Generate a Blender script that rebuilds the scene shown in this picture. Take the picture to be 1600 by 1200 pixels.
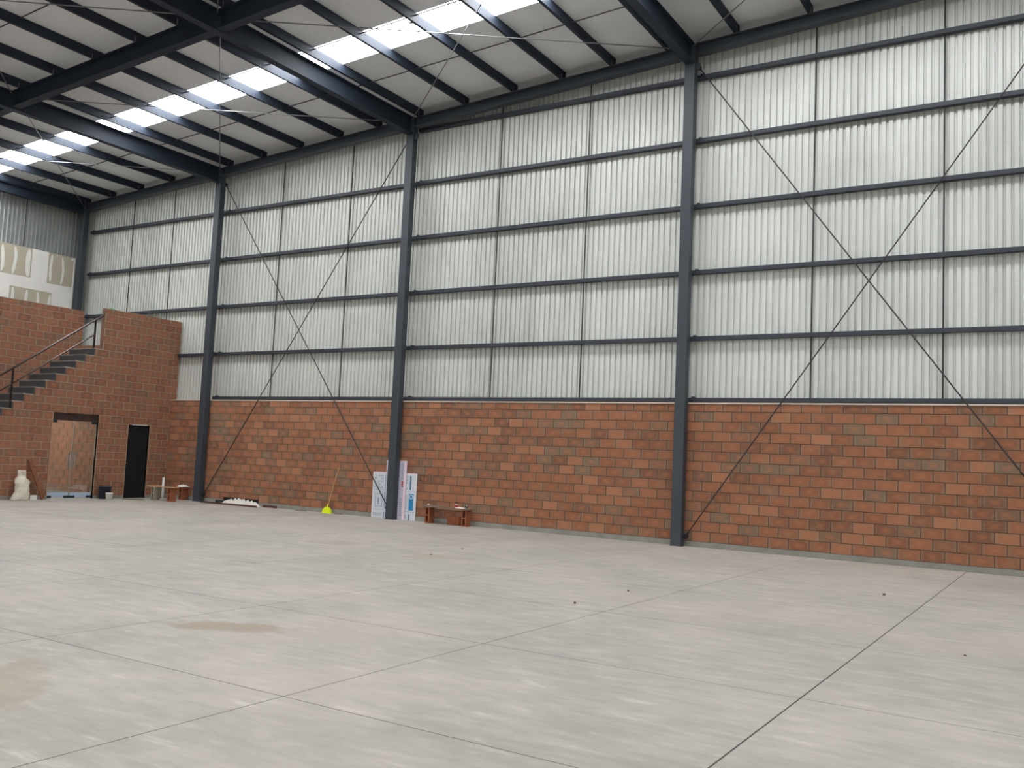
import bpy, math, random
from mathutils import Vector, Matrix
random.seed(7)
for o in list(bpy.data.objects): bpy.data.objects.remove(o)
S = bpy.context.scene
COL = S.collection

# ------------------------------------------------------------------ camera
CAM = dict(loc=(6.9979, -18.0727, 1.5913), yaw=-0.5566, pitch=0.0828, roll=0.0454, f=1430.86)
def cam_axes():
    yw, p, r = CAM['yaw'], CAM['pitch'], CAM['roll']
    fw = Vector((math.sin(yw)*math.cos(p), math.cos(yw)*math.cos(p), math.sin(p)))
    rt = Vector((math.cos(yw), -math.sin(yw), 0)); up = rt.cross(fw)
    return math.cos(r)*rt+math.sin(r)*up, -math.sin(r)*rt+math.cos(r)*up, fw
cd = bpy.data.cameras.new('camera'); cam = bpy.data.objects.new('camera', cd); COL.objects.link(cam)
_r, _u, _f = cam_axes()
cam.matrix_world = Matrix(((_r.x, _u.x, -_f.x, CAM['loc'][0]), (_r.y, _u.y, -_f.y, CAM['loc'][1]), (_r.z, _u.z, -_f.z, CAM['loc'][2]), (0, 0, 0, 1)))
cd.sensor_width = 36; cd.lens = 36*CAM['f']/1600; cd.clip_start = .05; cd.clip_end = 300
S.camera = cam

# ------------------------------------------------------------------ light
SKYLIGHT = 22.0        # radiance of the translucent roof sheets
w = bpy.data.worlds.new('world'); S.world = w; w.use_nodes = True
bg = w.node_tree.nodes['Background']; bg.inputs[0].default_value = (.86, .93, 1, 1); bg.inputs[1].default_value = 0.8
S.view_settings.view_transform = 'Standard'; S.view_settings.look = 'None'
S.view_settings.gamma = 1; S.view_settings.use_curve_mapping = False
S.view_settings.exposure = -0.06

# ------------------------------------------------------------------ materials
def lin(c): return tuple(((x/255)/12.92 if x/255 <= .04045 else ((x/255+.055)/1.055)**2.4) for x in c)+(1,)
class N:
    def __init__(s, name):
        s.m = bpy.data.materials.new(name); s.m.use_nodes = True; s.t = s.m.node_tree
        s.b = s.t.nodes['Principled BSDF']
    def n(s, typ, **kw):
        x = s.t.nodes.new(typ)
        for k, v in kw.items():
            if k.startswith('i_'):
                key = k[2:]; key = int(key) if key.isdigit() else key
                s.set(x.inputs[key], v)
            else: setattr(x, k, v)
        return x
    def set(s, inp, v):
        if isinstance(v, bpy.types.NodeSocket): s.t.links.new(v, inp)
        else: inp.default_value = v
    def math(s, op, a, b=0.0, c=None):
        x = s.n('ShaderNodeMath', operation=op); s.set(x.inputs[0], a); s.set(x.inputs[1], b)
        if c is not None: s.set(x.inputs[2], c)
        return x.outputs[0]
    def mix(s, f, a, b, mode='MIX'):
        x = s.n('ShaderNodeMix', data_type='RGBA', blend_type=mode); s.set(x.inputs[0], f); s.set(x.inputs[6], a); s.set(x.inputs[7], b)
        return x.outputs[2]
    def noise(s, vec, scale, detail=3, rough=.55):
        x = s.n('ShaderNodeTexNoise', i_Scale=scale, i_Detail=detail, i_Roughness=rough); s.set(x.inputs['Vector'], vec); return x.outputs[0]
    def ramp(s, f, stops):
        x = s.n('ShaderNodeValToRGB'); s.set(x.inputs[0], f); e = x.color_ramp.elements
        while len(e) > 1: e.remove(e[0])
        e[0].position = stops[0][0]; e[0].color = stops[0][1]
        for p, c in stops[1:]:
            k = e.new(p); k.color = c
        return x.outputs[0]
    def smooth(s, v, a, b):
        x = s.n('ShaderNodeMapRange', interpolation_type='SMOOTHSTEP'); s.set(x.inputs[0], v); x.inputs[1].default_value = a; x.inputs[2].default_value = b; return x.outputs[0]
    def out(s, col, rough=.7, metal=0.0, bump=None, bs=.3, bd=.01):
        s.set(s.b.inputs['Base Color'], col); s.set(s.b.inputs['Roughness'], rough); s.set(s.b.inputs['Metallic'], metal)
        if bump is not None:
            k = s.n('ShaderNodeBump', i_Strength=bs, i_Distance=bd); s.set(k.inputs['Height'], bump); s.t.links.new(k.outputs[0], s.b.inputs['Normal'])
        return s.m
def plain(name, c, rough=.7, metal=0.0, var=.12, scale=4.0):
    k = N(name); pos = k.n('ShaderNodeNewGeometry').outputs['Position']
    f = k.noise(pos, scale, 4); c = lin(c)
    dk = tuple(x*(1-var) for x in c[:3])+(1,); lt = tuple(min(1, x*(1+var)) for x in c[:3])+(1,)
    return k.out(k.ramp(f, [(.3, dk), (.7, lt)]), rough, metal)

def brick_mat(name, cols, edge, edge_amt):
    k = N(name)
    rnd = k.n('ShaderNodeObjectInfo').outputs['Random']
    base = k.ramp(rnd, cols)
    pos = k.n('ShaderNodeNewGeometry').outputs['Position']
    tc = k.n('ShaderNodeTexCoord').outputs['Generated']
    sx = k.n('ShaderNodeSeparateXYZ'); k.set(sx.inputs[0], tc)
    ax = k.math('ABSOLUTE', k.math('SUBTRACT', sx.outputs[0], .5)); az = k.math('ABSOLUTE', k.math('SUBTRACT', sx.outputs[2], .5))
    d = k.math('MAXIMUM', ax, k.math('SUBTRACT', az, .04))
    n1 = k.noise(pos, 9, 4); n2 = k.noise(pos, 38, 3); n3 = k.noise(pos, 3.1, 3)
    dd = k.math('ADD', d, k.math('MULTIPLY', k.math('SUBTRACT', n1, .5), .42))
    em = k.math('MULTIPLY', k.smooth(dd, .34, .54), edge_amt)
    glow = k.math('MULTIPLY', k.smooth(dd, .34, .0), .5)
    c = k.mix(glow, base, lin((176, 112, 76)))
    c = k.mix(em, c, edge)
    c = k.mix(k.math('MULTIPLY', k.smooth(n2, .45, .75), .25), c, lin((120, 72, 50)))
    c = k.mix(k.math('MULTIPLY', k.smooth(n3, .5, .72), .35), c, lin((140, 112, 88)))
    # short horizontal wire-cut scratches
    mp = k.n('ShaderNodeMapping'); k.set(mp.inputs[0], pos); mp.inputs['Scale'].default_value = (8, 8, 120)
    h = k.noise(mp.outputs[0], 1.0, 2)
    return k.out(c, .88, 0, k.math('ADD', h, n2), .35, .004)
M = {}
M['brick'] = brick_mat('terracotta_block', [(0, lin((114, 77, 57))), (.12, lin((140, 92, 66))), (.30, lin((154, 101, 72))), (.46, lin((129, 84, 60))), (.62, lin((165, 113, 84))), (.75, lin((139, 88, 62))), (.85, lin((130, 98, 75))), (.94, lin((122, 103, 83))), (1, lin((120, 77, 55)))], lin((142, 121, 101)), .55)
M['brick_dull'] = brick_mat('brown_block', [(0, lin((121, 83, 64))), (.3, lin((136, 93, 71))), (.6, lin((143, 99, 76))), (.85, lin((128, 94, 74))), (1, lin((118, 92, 76)))], lin((140, 117, 98)), .45)
M['mortar_dark'] = plain('grey_mortar', (84, 68, 56), .95, 0, .25, 12)
M['mortar_light'] = plain('pale_mortar', (170, 142, 118), .95, 0, .18, 10)
M['plinth'] = plain('plinth_concrete', (138, 136, 128), .9, 0, .14, 3)
M['steel'] = plain('blue_grey_painted_steel', (55, 61, 69), .5, .0, .08, 1.5)
M['girt'] = plain('dark_blue_painted_steel', (46, 51, 60), .5, .0, .08, 1.5)
M['roofsteel'] = plain('navy_painted_steel', (35, 43, 55), .62, .0, .08, 1.5); M['roofsteel'].node_tree.nodes['Principled BSDF'].inputs['Specular IOR Level'].default_value = .3
M['rod'] = plain('rod_steel', (52, 50, 52), .5, .3, .1, 4)
M['rod_pale'] = plain('galvanised_rod', (120, 120, 122), .45, .5, .1, 4)
M['white'] = plain('white_paint', (226, 224, 218), .7, 0, .04, 3)
M['cap'] = plain('render_cap', (206, 190, 176), .85, 0, .08, 6)
M['roof'] = plain('roof_panel_liner', (222, 223, 224), .6, 0, .03, .6)
M['dark'] = plain('black_interior', (10, 11, 14), .9, 0, .1, 3)
M['doorblack'] = plain('open_doorway_dark', (7, 8, 10), .9, 0, .1, 3)  # near-black: darkness of the open doorway put into the leaf colour
M['lintel'] = plain('primer_steel', (56, 38, 34), .6, .1, .15, 5)
M['step'] = plain('charcoal_step_tile', (70, 73, 77), .6, 0, .12, 5)
M['stepjoint'] = plain('step_grout', (150, 142, 134), .9, 0, .1, 5)
M['railm'] = plain('brown_rail_steel', (60, 48, 46), .3, .6, .1, 6)
M['drywall'] = plain('white_plaster', (224, 221, 216), .9, 0, .03, 1.5)
M['board'] = plain('drywall_board', (176, 168, 150), .9, 0, .05, 3)
M['compound'] = plain('joint_compound', (218, 218, 212), .9, 0, .05, 6)
M['wood'] = plain('brown_plank', (122, 76, 50), .75, 0, .2, 9)
M['wood_pale'] = plain('pale_wood', (196, 150, 104), .7, 0, .15, 9)
M['wood_grey'] = plain('weathered_board', (120, 104, 88), .85, 0, .25, 10)
M['sack'] = plain('woven_sack', (216, 208, 192), .85, 0, .1, 30)
M['plastic'] = plain('clear_plastic_sheet', (214, 208, 204), .3, 0, .1, 12)
M['navy'] = plain('navy_bucket', (28, 34, 50), .5, 0, .1, 6)
M['black'] = plain('black_steel', (38, 40, 42), .6, .2, .15, 8)
M['rust'] = plain('rusty_steel', (92, 60, 46), .7, .2, .25, 12)
M['yellow'] = plain('neon_yellow_plastic', (222, 236, 20), .5, 0, .06, 8)
M['red'] = plain('red_print', (176, 40, 48), .6, 0, .05, 8)
M['pink'] = plain('pink_foam_edge', (232, 206, 214), .8, 0, .04, 8)
M['foam'] = plain('printed_foam_wrap', (206, 210, 218), .5, 0, .05, 14)
M['foam_lilac'] = plain('lilac_foam_wrap', (196, 192, 208), .5, 0, .06, 14)
M['blue'] = plain('cyan_blue_print', (32, 128, 176), .5, 0, .05, 8)
M['slate'] = plain('slate_blue_print', (70, 112, 142), .5, 0, .05, 8)
M['greyink'] = plain('grey_print', (172, 177, 187), .6, 0, .05, 8)
M['greyink2'] = plain('blue_grey_print', (128, 132, 158), .6, 0, .05, 8)
M['green'] = plain('green_plastic', (50, 150, 90), .5, 0, .05, 8)
M['blockgrey'] = plain('grey_block', (150, 140, 124), .9, 0, .15, 14)
M['steelbright'] = plain('brushed_steel', (190, 190, 188), .3, .9, .05, 8)
M['patch'] = plain('dark_patch_fitting', (38, 62, 76), .4, .5, .05, 8)
M['blueplastic'] = plain('pale_blue_film', (170, 188, 206), .4, 0, .06, 6)
M['loose'] = plain('loose_terracotta', (150, 88, 60), .9, 0, .15, 20)
M['joint'] = plain('floor_joint_fill', (66, 60, 56), .95, 0, .2, 6)

# galvanised cladding
k = N('galvanised_sheet'); pos = k.n('ShaderNodeNewGeometry').outputs['Position']
mp = k.n('ShaderNodeMapping'); k.set(mp.inputs[0], pos); mp.inputs['Scale'].default_value = (9, 9, .5)
streak = k.noise(mp.outputs[0], 1.0, 4); cloud = k.noise(pos, .9, 3); rnd = k.n('ShaderNodeObjectInfo').outputs['Random']
f = k.math('ADD', k.math('MULTIPLY', streak, .5), k.math('ADD', k.math('MULTIPLY', cloud, .3), k.math('MULTIPLY', rnd, .2)))
M['sheet'] = k.out(k.ramp(f, [(.3, lin((188, 190, 185))), (.5, lin((204, 206, 201))), (.7, lin((215, 217, 212)))]), .42, .15)
k = N('end_wall_sheet'); pos = k.n('ShaderNodeNewGeometry').outputs['Position']
M['sheet_left'] = k.out(k.ramp(k.noise(pos, 1.2, 3), [(.3, lin((158, 162, 162))), (.7, lin((182, 186, 185)))]), .35, .75)  # darker, more metallic sheet for the left end wall
# skylight sheet
k = N('translucent_skylight'); k.b.inputs['Base Color'].default_value = (.9, .9, .9, 1)
k.b.inputs['Emission Color'].default_value = (.97, .985, 1, 1); k.b.inputs['Emission Strength'].default_value = SKYLIGHT; M['sky'] = k.m
# thin glass: see-through with a fresnel reflection
k = N('thin_glass'); k.t.nodes.remove(k.b); out = k.t.nodes['Material Output']
tr = k.n('ShaderNodeBsdfTransparent'); tr.inputs[0].default_value = (.88, .93, .93, 1)
gl = k.n('ShaderNodeBsdfGlossy'); gl.inputs['Roughness'].default_value = .02
fr = k.n('ShaderNodeFresnel'); fr.inputs[0].default_value = 1.5
mx = k.n('ShaderNodeMixShader'); k.set(mx.inputs[0], k.math('ADD', k.math('MULTIPLY', fr.outputs[0], 1.6), .04)); k.t.links.new(tr.outputs[0], mx.inputs[1]); k.t.links.new(gl.outputs[0], mx.inputs[2])
k.t.links.new(mx.outputs[0], out.inputs[0]); M['glass'] = k.m
# lamp
k = N('lamp_diffuser'); k.b.inputs['Emission Color'].default_value = (1, .96, .93, 1); k.b.inputs['Emission Strength'].default_value = 100; M['lamp'] = k.m
# concrete floor
k = N('trowelled_concrete'); pos = k.n('ShaderNodeNewGeometry').outputs['Position']
sx = k.n('ShaderNodeSeparateXYZ'); k.set(sx.inputs[0], pos); X, Y = sx.outputs[0], sx.outputs[1]
a = k.noise(pos, .55, 5, .6); b = k.noise(pos, 2.6, 5, .6)
mp = k.n('ShaderNodeMapping'); k.set(mp.inputs[0], pos); mp.inputs['Scale'].default_value = (1.6, 6, 1); mp.inputs['Rotation'].default_value = (0, 0, .5)
cst = k.noise(mp.outputs[0], 1.0, 5, .6); fine = k.noise(pos, 45, 3)
mp2 = k.n('ShaderNodeMapping'); k.set(mp2.inputs[0], pos); mp2.inputs['Scale'].default_value = (3, 11, 1); mp2.inputs['Rotation'].default_value = (0, 0, -.35)
sw2 = k.noise(mp2.outputs[0], 1.0, 6, .65)
v = k.math('ADD', k.math('MULTIPLY', a, .3), k.math('ADD', k.math('MULTIPLY', b, .25), k.math('ADD', k.math('MULTIPLY', cst, .22), k.math('MULTIPLY', sw2, .23))))
col = k.ramp(v, [(.32, lin((137, 133, 126))), (.47, lin((156, 151, 144))), (.56, lin((170, 164, 156))), (.68, lin((186, 181, 172)))])
col = k.mix(k.math('MULTIPLY', k.smooth(k.noise(pos, .33, 2), .45, .7), .35), col, lin((182, 171, 162)))
col = k.mix(k.math('MULTIPLY', k.smooth(cst, .6, .75), .35), col, lin((204, 202, 197)))
def stain(cx, cy, rx, ry, ang, c, amt, colr):
    ca, sa = math.cos(ang), math.sin(ang)
    dx = k.math('SUBTRACT', X, cx); dy = k.math('SUBTRACT', Y, cy)
    u = k.math('DIVIDE', k.math('ADD', k.math('MULTIPLY', dx, ca), k.math('MULTIPLY', dy, sa)), rx)
    q = k.math('DIVIDE', k.math('SUBTRACT', k.math('MULTIPLY', dy, ca), k.math('MULTIPLY', dx, sa)), ry)
    r = k.math('SQRT', k.math('ADD', k.math('MULTIPLY', u, u), k.math('MULTIPLY', q, q)))
    r = k.math('ADD', r, k.math('MULTIPLY', k.math('SUBTRACT', b, .5), 1.8))
    return k.mix(k.math('MULTIPLY', k.smooth(r, 1.05, .55), amt), c, colr)
col = k.mix(k.math('MULTIPLY', k.smooth(sw2, .6, .78), .4), col, lin((206, 203, 197)))
col = stain(.5, -12.3, .72, .27, .45, col, .7, lin((142, 127, 106)))
col = stain(1.05, -14.55, .75, .3, -.6, col, .5, lin((148, 134, 112)))
col = stain(-1.8, -6.1, .7, .5, 0, col, .5, lin((150, 138, 120)))
col = stain(-4.2, -5.8, .6, .4, .3, col, .45, lin((142, 131, 116)))
for R0 in (3.0, 3.85):   # tyre tracks
    dx = k.math('SUBTRACT', X, .9); dy = k.math('SUBTRACT', Y, -7)
    r = k.math('SQRT', k.math('ADD', k.math('MULTIPLY', dx, dx), k.math('MULTIPLY', dy, dy)))
    dist = k.math('ABSOLUTE', k.math('SUBTRACT', r, R0))
    band = k.math('MULTIPLY', k.smooth(dist, .11, .03), k.smooth(dx, .6, 2.0))
    band = k.math('MULTIPLY', band, k.smooth(k.noise(pos, 6, 3), .4, .65))
    col = k.mix(k.math('MULTIPLY', band, .3), col, lin((150, 142, 134)))
M['floor'] = k.out(col, k.math('ADD', .55, k.math('MULTIPLY', b, .25)), 0, k.math('ADD', fine, b), .08, .004)

# ------------------------------------------------------------------ mesh helpers
_cache = {}
def mesh(name, v, f, smooth=False):
    me = bpy.data.meshes.new(name); me.from_pydata([tuple(x) for x in v], [], f); me.update()
    if smooth:
        for p in me.polygons: p.use_smooth = True
    return me
BF = [(0, 3, 2, 1), (4, 5, 6, 7), (0, 1, 5, 4), (1, 2, 6, 5), (2, 3, 7, 6), (3, 0, 4, 7)]
def boxv(x0, x1, y0, y1, z0, z1): return [(x0, y0, z0), (x1, y0, z0), (x1, y1, z0), (x0, y1, z0), (x0, y0, z1), (x1, y0, z1), (x1, y1, z1), (x0, y1, z1)]
def boxes(name, L):
    v, f = [], []
    for b in L:
        n = len(v); v += boxv(*b); f += [tuple(i+n for i in q) for q in BF]
    return mesh(name, v, f)
def cbox(dx, dy, dz, ch=0.0):
    """box centred in x,y with base at z=0, vertical and top edges chamfered by ch; cached"""
    key = (round(dx, 4), round(dy, 4), round(dz, 4), round(ch, 4))
    if key in _cache: return _cache[key]
    if ch <= 0: me = mesh('box', boxv(-dx/2, dx/2, -dy/2, dy/2, 0, dz), BF)
    else:
        def ring(s, z): 
            a, b = dx/2-s, dy/2-s; c = ch
            return [(-a+c, -b, z), (a-c, -b, z), (a, -b+c, z), (a, b-c, z), (a-c, b, z), (-a+c, b, z), (-a, b-c, z), (-a, -b+c, z)]
        v = ring(0, 0)+ring(0, dz-ch)+ring(ch*.7, dz); f = [tuple(range(7, -1, -1)), tuple(range(16, 24))]
        for L in (0, 8): f += [(L+i, L+(i+1) % 8, L+8+(i+1) % 8, L+8+i) for i in range(8)]
        me = mesh('box', v, f)
    _cache[key] = me; return me
def tubev(p, q, r, n=8, r2=None):
    p, q = Vector(p), Vector(q); d = (q-p).normalized(); a = d.orthogonal().normalized(); b = d.cross(a); r2 = r if r2 is None else r2
    v = [p+r*(math.cos(2*math.pi*i/n)*a+math.sin(2*math.pi*i/n)*b) for i in range(n)]+[q+r2*(math.cos(2*math.pi*i/n)*a+math.sin(2*math.pi*i/n)*b) for i in range(n)]
    f = [(i, (i+1) % n, n+(i+1) % n, n+i) for i in range(n)]+[tuple(range(n-1, -1, -1)), tuple(range(n, 2*n))]
    return v, f
def tube(name, p, q, r, n=8, r2=None):
    v, f = tubev(p, q, r, n, r2); return mesh(name, v, f)
def lathe(prof, n=20, closed=True):
    v, f = [], []
    for r, z in prof: v += [(r*math.cos(2*math.pi*i/n), r*math.sin(2*math.pi*i/n), z) for i in range(n)]
    for j in range(len(prof)-1): f += [(j*n+i, j*n+(i+1) % n, (j+1)*n+(i+1) % n, (j+1)*n+i) for i in range(n)]
    if closed: f += [tuple(range(n-1, -1, -1))]
    return mesh('lathe', v, f, True)
def prism(prof, y0, y1):
    """closed 2D profile (x,z) extruded along y"""
    n = len(prof); v = [(x, y0, z) for x, z in prof]+[(x, y1, z) for x, z in prof]
    return v, [(i, n+i, n+(i+1) % n, (i+1) % n) for i in range(n)]+[tuple(range(n)), tuple(range(2*n-1, n-1, -1))]
def obj(name, me, mat, loc=(0, 0, 0), parent=None, rot=(0, 0, 0), tint=None):
    if len(me.materials) == 0: me.materials.append(M[mat] if isinstance(mat, str) else mat)
    elif me.materials[0] != M[mat]:
        me = me.copy(); me.materials[0] = M[mat]
    o = bpy.data.objects.new(name, me); COL.objects.link(o); o.location = loc; o.rotation_euler = rot
    if parent is not None: o.parent = parent
    return o
def empty(name, loc=(0, 0, 0), rot=(0, 0, 0)):
    o = bpy.data.objects.new(name, None); COL.objects.link(o); o.location = loc; o.rotation_euler = rot; o.empty_display_size = .2; return o
def tag(o, label, cat, group=None):
    o['label'] = label; o['category'] = cat
    if group: o['group'] = group
    return o
def struct(o, label=None, cat=None):
    o['kind'] = 'structure'
    if label: o['label'] = label
    if cat: o['category'] = cat
    return o

# ------------------------------------------------------------------ key dimensions
SL = .053                                   # roof slope along X
def zr(z0, x): return z0+SL*x
COLX = [-21.26, -14.63, -7.49, 0.0, 7.37]   # columns on the corrugated wall
BAYN = ['the bay beside the brick stair block', 'the bay behind the yellow broom', 'the bay behind the block bench', 'the bare cross-braced bay right of the bench']
COLN = ['corner column beside the patched drywall', 'column beside the stair block', 'column with foam boards behind it', 'column between the two widest brick panels', 'column at the far side of the bare braced bay']
XMIN, XMAX, YMIN = -21.6, 16.0, -31.0
FACE = -.02                                 # brick face plane
C0, CH, MOD = .1086, .2037, .3926           # first course, course height, block module
GZ = [3.013, 4.304, 5.713, 7.137, 8.569, 9.971]
WX = -16.33                                 # face of the stair block
MZ0 = .08

# ------------------------------------------------------------------ floor: slabs between sawn joints
floor = struct(obj('floor', mesh('floor', boxv(XMIN, XMAX, YMIN, .3, -.2, -.0006), BF), 'joint'), 'pale trowelled concrete floor with sawn joints', 'floor')
xs = [-.097+2.70*i for i in range(-8, 7)]; xs = [XMIN]+[x for x in xs if XMIN+.5 < x < XMAX-.5]+[XMAX]
ys = [-11.29+2.35*i for i in range(-8, 5)]; ys = [YMIN]+[y for y in ys if YMIN+.5 < y < -.5]+[.25]
for i in range(len(xs)-1):
    for j in range(len(ys)-1):
        g = .0042
        gl_ = .0062 if abs(xs[i]-5.303) < .1 else g; gr_ = .0062 if abs(xs[i+1]-5.303) < .1 else g
        x0, x1, y0, y1 = xs[i]+gl_, xs[i+1]-gr_, ys[j]+g, ys[j+1]-g
        obj('floor_slab', boxes('floor_slab', [(x0, x1, y0, y1, -.004, 0)]), 'floor', (0, 0, 0), floor)

# ------------------------------------------------------------------ masonry
def brick_mesh(L, H, D=.05, c=.0035):
    key = ('b', round(L, 3), round(H, 3), D)
    if key in _cache: return _cache[key]
    a, h = L/2, H/2
    v = [(-a, D, -h), (a, D, -h), (a, D, h), (-a, D, h), (-a, c, -h), (a, c, -h), (a, c, h), (-a, c, h), (-a+c, 0, -h+c), (a-c, 0, -h+c), (a-c, 0, h-c), (-a+c, 0, h-c)]
    f = [(8, 9, 10, 11)]
    for i in range(4):
        j = (i+1) % 4; f += [(4+i, 4+j, 8+j, 8+i), (i, j, 4+j, 4+i)]
    me = mesh('brick', v, f); _cache[key] = me; return me
def lay(parent, u0, u1, rows, place, mat, off, gap=.011, keep=None):
    """rows: list (z0,z1,index,ustart,uend,[cuts]); place(u,z)->(loc,rotz)"""
    n = 0
    for z0, z1, ri, a0, a1, cuts in rows:
        st = off+(MOD/2 if ri % 2 else 0); kf = math.floor((a0-st)/MOD)
        u = st+kf*MOD
        while u < a1:
            iv = [(max(u, a0), min(u+MOD, a1))]
            for c0, c1 in cuts:
                nv = []
                for p, q in iv:
                    if q <= c0 or p >= c1: nv.append((p, q))
                    else:
                        if p < c0: nv.append((p, c0))
                        if q > c1: nv.append((c1, q))
                iv = nv
            for p, q in iv:
                if q-p < .03: continue
                L = q-p-gap; H = z1-z0-gap
                L = round(L, 3) if L < MOD-gap-.002 else MOD-gap
                loc, rz = place((p+q)/2, (z0+z1)/2, random.uniform(-.0025, .0025))
                obj('brick', brick_mesh(L, H), mat, loc, parent, (0, 0, rz)); n += 1
            u += MOD
    return n
def back_place(u, z, d): return (u, FACE+d, z), 0
def mezz_place(X0): 
    return lambda u, z, d: ((X0+d, u, z), math.pi/2)
BT = 2.92
# row phase: a vertical joint at X=4.17 in the course holding z=2.22
off_b = 4.1698-(MOD/2 if int((2.22-C0)/CH) % 2 else 0)
rows_b = [(C0+CH*i, min(C0+CH*(i+1), BT), i) for i in range(14)]
BX = [WX, COLX[1], COLX[2], COLX[3], 9.3]
BLAB = ['short terracotta block wall beside the stair block', 'terracotta block wall behind the yellow broom', 'terracotta block wall behind the block bench', 'bare terracotta block wall crossed by a brace rod']
for i in range(4):
    x0, x1 = BX[i], BX[i+1]
    wl = struct(obj('wall_back', boxes('wall_back', [(x0, x1, FACE+.015, .22, 0, BT)]), 'mortar_dark'), BLAB[i], 'wall')
    lay(wl, x0, x1, [(a, b, r, x0, x1, []) for a, b, r in rows_b], back_place, 'brick', off_b)
    ob = obj('ledge_cap', boxes('ledge_cap', [(x0, x1, FACE-.02, .24, BT, BT+.028)]), 'cap', (0, 0, 0), wl)
    pb = struct(obj('baseboard_back', boxes('baseboard_back', [(x0, x1, FACE-.006, 0, 0, C0)]), 'plinth'), 'grey concrete plinth under '+['the short block wall', 'the block wall with the broom', 'the block wall with the bench', 'the bare block wall'][i], 'plinth')
wx = struct(obj('wall_back', boxes('wall_back', [(9.3, XMAX, FACE, .22, 0, BT)]), 'brick_dull'), 'plain end stretch of block wall past the last column', 'wall')

# ------------------------------------------------------------------ corrugated cladding
PIT = .133
def sheet_mesh(width, z0, ztop0, ztop1):
    n = max(1, round(width/PIT)); p = width/n; pr = []
    for i in range(n):
        x = i*p; pr += [(x, 0), (x+.078*p/PIT, 0), (x+.087*p/PIT, .040), (x+.122*p/PIT, .040)]
    pr.append((width, 0)); v, f = [], []
    for x, y in pr: v += [(x, y, z0), (x, y, ztop0+(ztop1-ztop0)*x/width)]
    for i in range(len(pr)-1): f.append((2*i, 2*i+2, 2*i+3, 2*i+1))
    return mesh('cladding_sheet', v, f)
CLY = .215
ck = struct(obj('wall_back', boxes('wall_back', [(XMIN, XMAX, CLY+.045, CLY+.1, BT-.02, 9.6)]), 'sheet'), 'tall wall of pale corrugated steel sheets above the blocks', 'wall')
x = -21.5; sw = PIT*7
while x < XMAX:
    wd = min(sw, XMAX-x)
    if wd < .2: break
    obj('cladding_sheet', sheet_mesh(wd, BT+.02, zr(10.83, x), zr(10.83, x+wd)), 'sheet', (x, CLY+random.uniform(0, .003), 0), ck); x += sw
# left end wall: cladding, drywall below
LX = -21.5
lw = struct(obj('wall_left', boxes('wall_left', [(LX-.12, LX-.06, YMIN, .4, 0, 9.68)]), 'sheet'), 'grey corrugated steel end wall above the patched drywall', 'wall')
y = -.0
while y > -12:
    obj('cladding_sheet', sheet_mesh(sw, 7.3, zr(10.83, LX), zr(10.83, LX)), 'sheet_left', (LX-.03, y-sw, 0), lw, (0, 0, math.pi/2)); y -= sw
lw2 = struct(obj('wall_left', boxes('wall_left', [(LX-.12, LX-.06, YMIN, -12, 0, 9.7)]), 'sheet'), 'plain stretch of steel end wall beyond the stairs', 'wall')
for yy in (-2.03, -4.4):
    obj('sag_rod', tube('sag_rod', (LX+.03, yy, 7.6), (LX+.03, yy, 9.2), .014), 'rod', (0, 0, 0), lw)
# closing walls behind the camera
struct(obj('wall_right', boxes('wall_right', [(XMAX, XMAX+.1, YMIN, .3, 0, 11.6)]), 'sheet'), 'plain pale steel wall closing the hall', 'wall')
struct(obj('wall_front', boxes('wall_front', [(XMIN, -16, YMIN-.1, YMIN, 0, 11.8), (-8, 0, YMIN-.1, YMIN, 0, 11.8), (8, XMAX, YMIN-.1, YMIN, 0, 11.8), (-16, -8, YMIN-.1, YMIN, 5.5, 11.8), (0, 8, YMIN-.1, YMIN, 5.5, 11.8)]), 'sheet'), 'pale steel wall with two open loading doors', 'wall')

# girts, with cleats at the columns, and vertical sag rods
ORD = ['lowest', 'second', 'third', 'fourth', 'fifth', 'topmost']
GEND = [COLX[0], COLX[1], COLX[2], COLX[3], 9.3]
for i in range(4):
    x0, x1 = GEND[i], GEND[i+1]
    for j, z in enumerate(GZ):
        if j == 5 and i < 2: continue
        if i == 0 and j < 1: continue
        r = empty('steel_girt', ((x0+x1)/2, .14, z))
        nm = 'lowest dark steel girt just over the ledge' if j == 0 else ORD[j]+' dark steel girt up from the blocks'
        tag(r, nm+' in '+BAYN[i].replace(' right of the bench', ''), 'girt', 'wall girts')
        h = (x1-x0)/2-.002
        v, f = prism([(-.06, -.042), (.072, -.042), (.072, -.036), (-.054, -.036), (-.054, .036), (.072, .036), (.072, .042), (-.06, .042)], -h, h)
        obj('channel', mesh('channel', v, f), 'girt', (0, 0, 0), r, (0, 0, -math.pi/2)).rotation_euler = (0, 0, math.pi/2)
        r.children[0].rotation_euler = (0, 0, math.pi/2)
        for sx_ in (-1, 1):
            obj('cleat', cbox(.06, .1, .03), 'girt', (sx_*(h-.14), -.0, .04), r)
            
RODS = [(-19.05, 0), (-17.05, 0), (-12.31, 1), (-9.72, 1), (-4.94, 2), (-2.54, 2), (2.53, 3), (4.89, 3)]
for ri, (x, i) in enumerate(RODS):
    top = zr(10.43, x)
    t = tag(obj('sag_rod', tube('sag_rod', (0, 0, GZ[0] if i else GZ[1]), (0, 0, top), .016), 'rod', (x, .135, 0)), 'thin vertical tie rod '+['nearer to', 'farther from'][ri % 2]+' the stairs in '+BAYN[i].replace(' right of the bench', ''), 'tie rod', 'girt tie rods')

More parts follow.
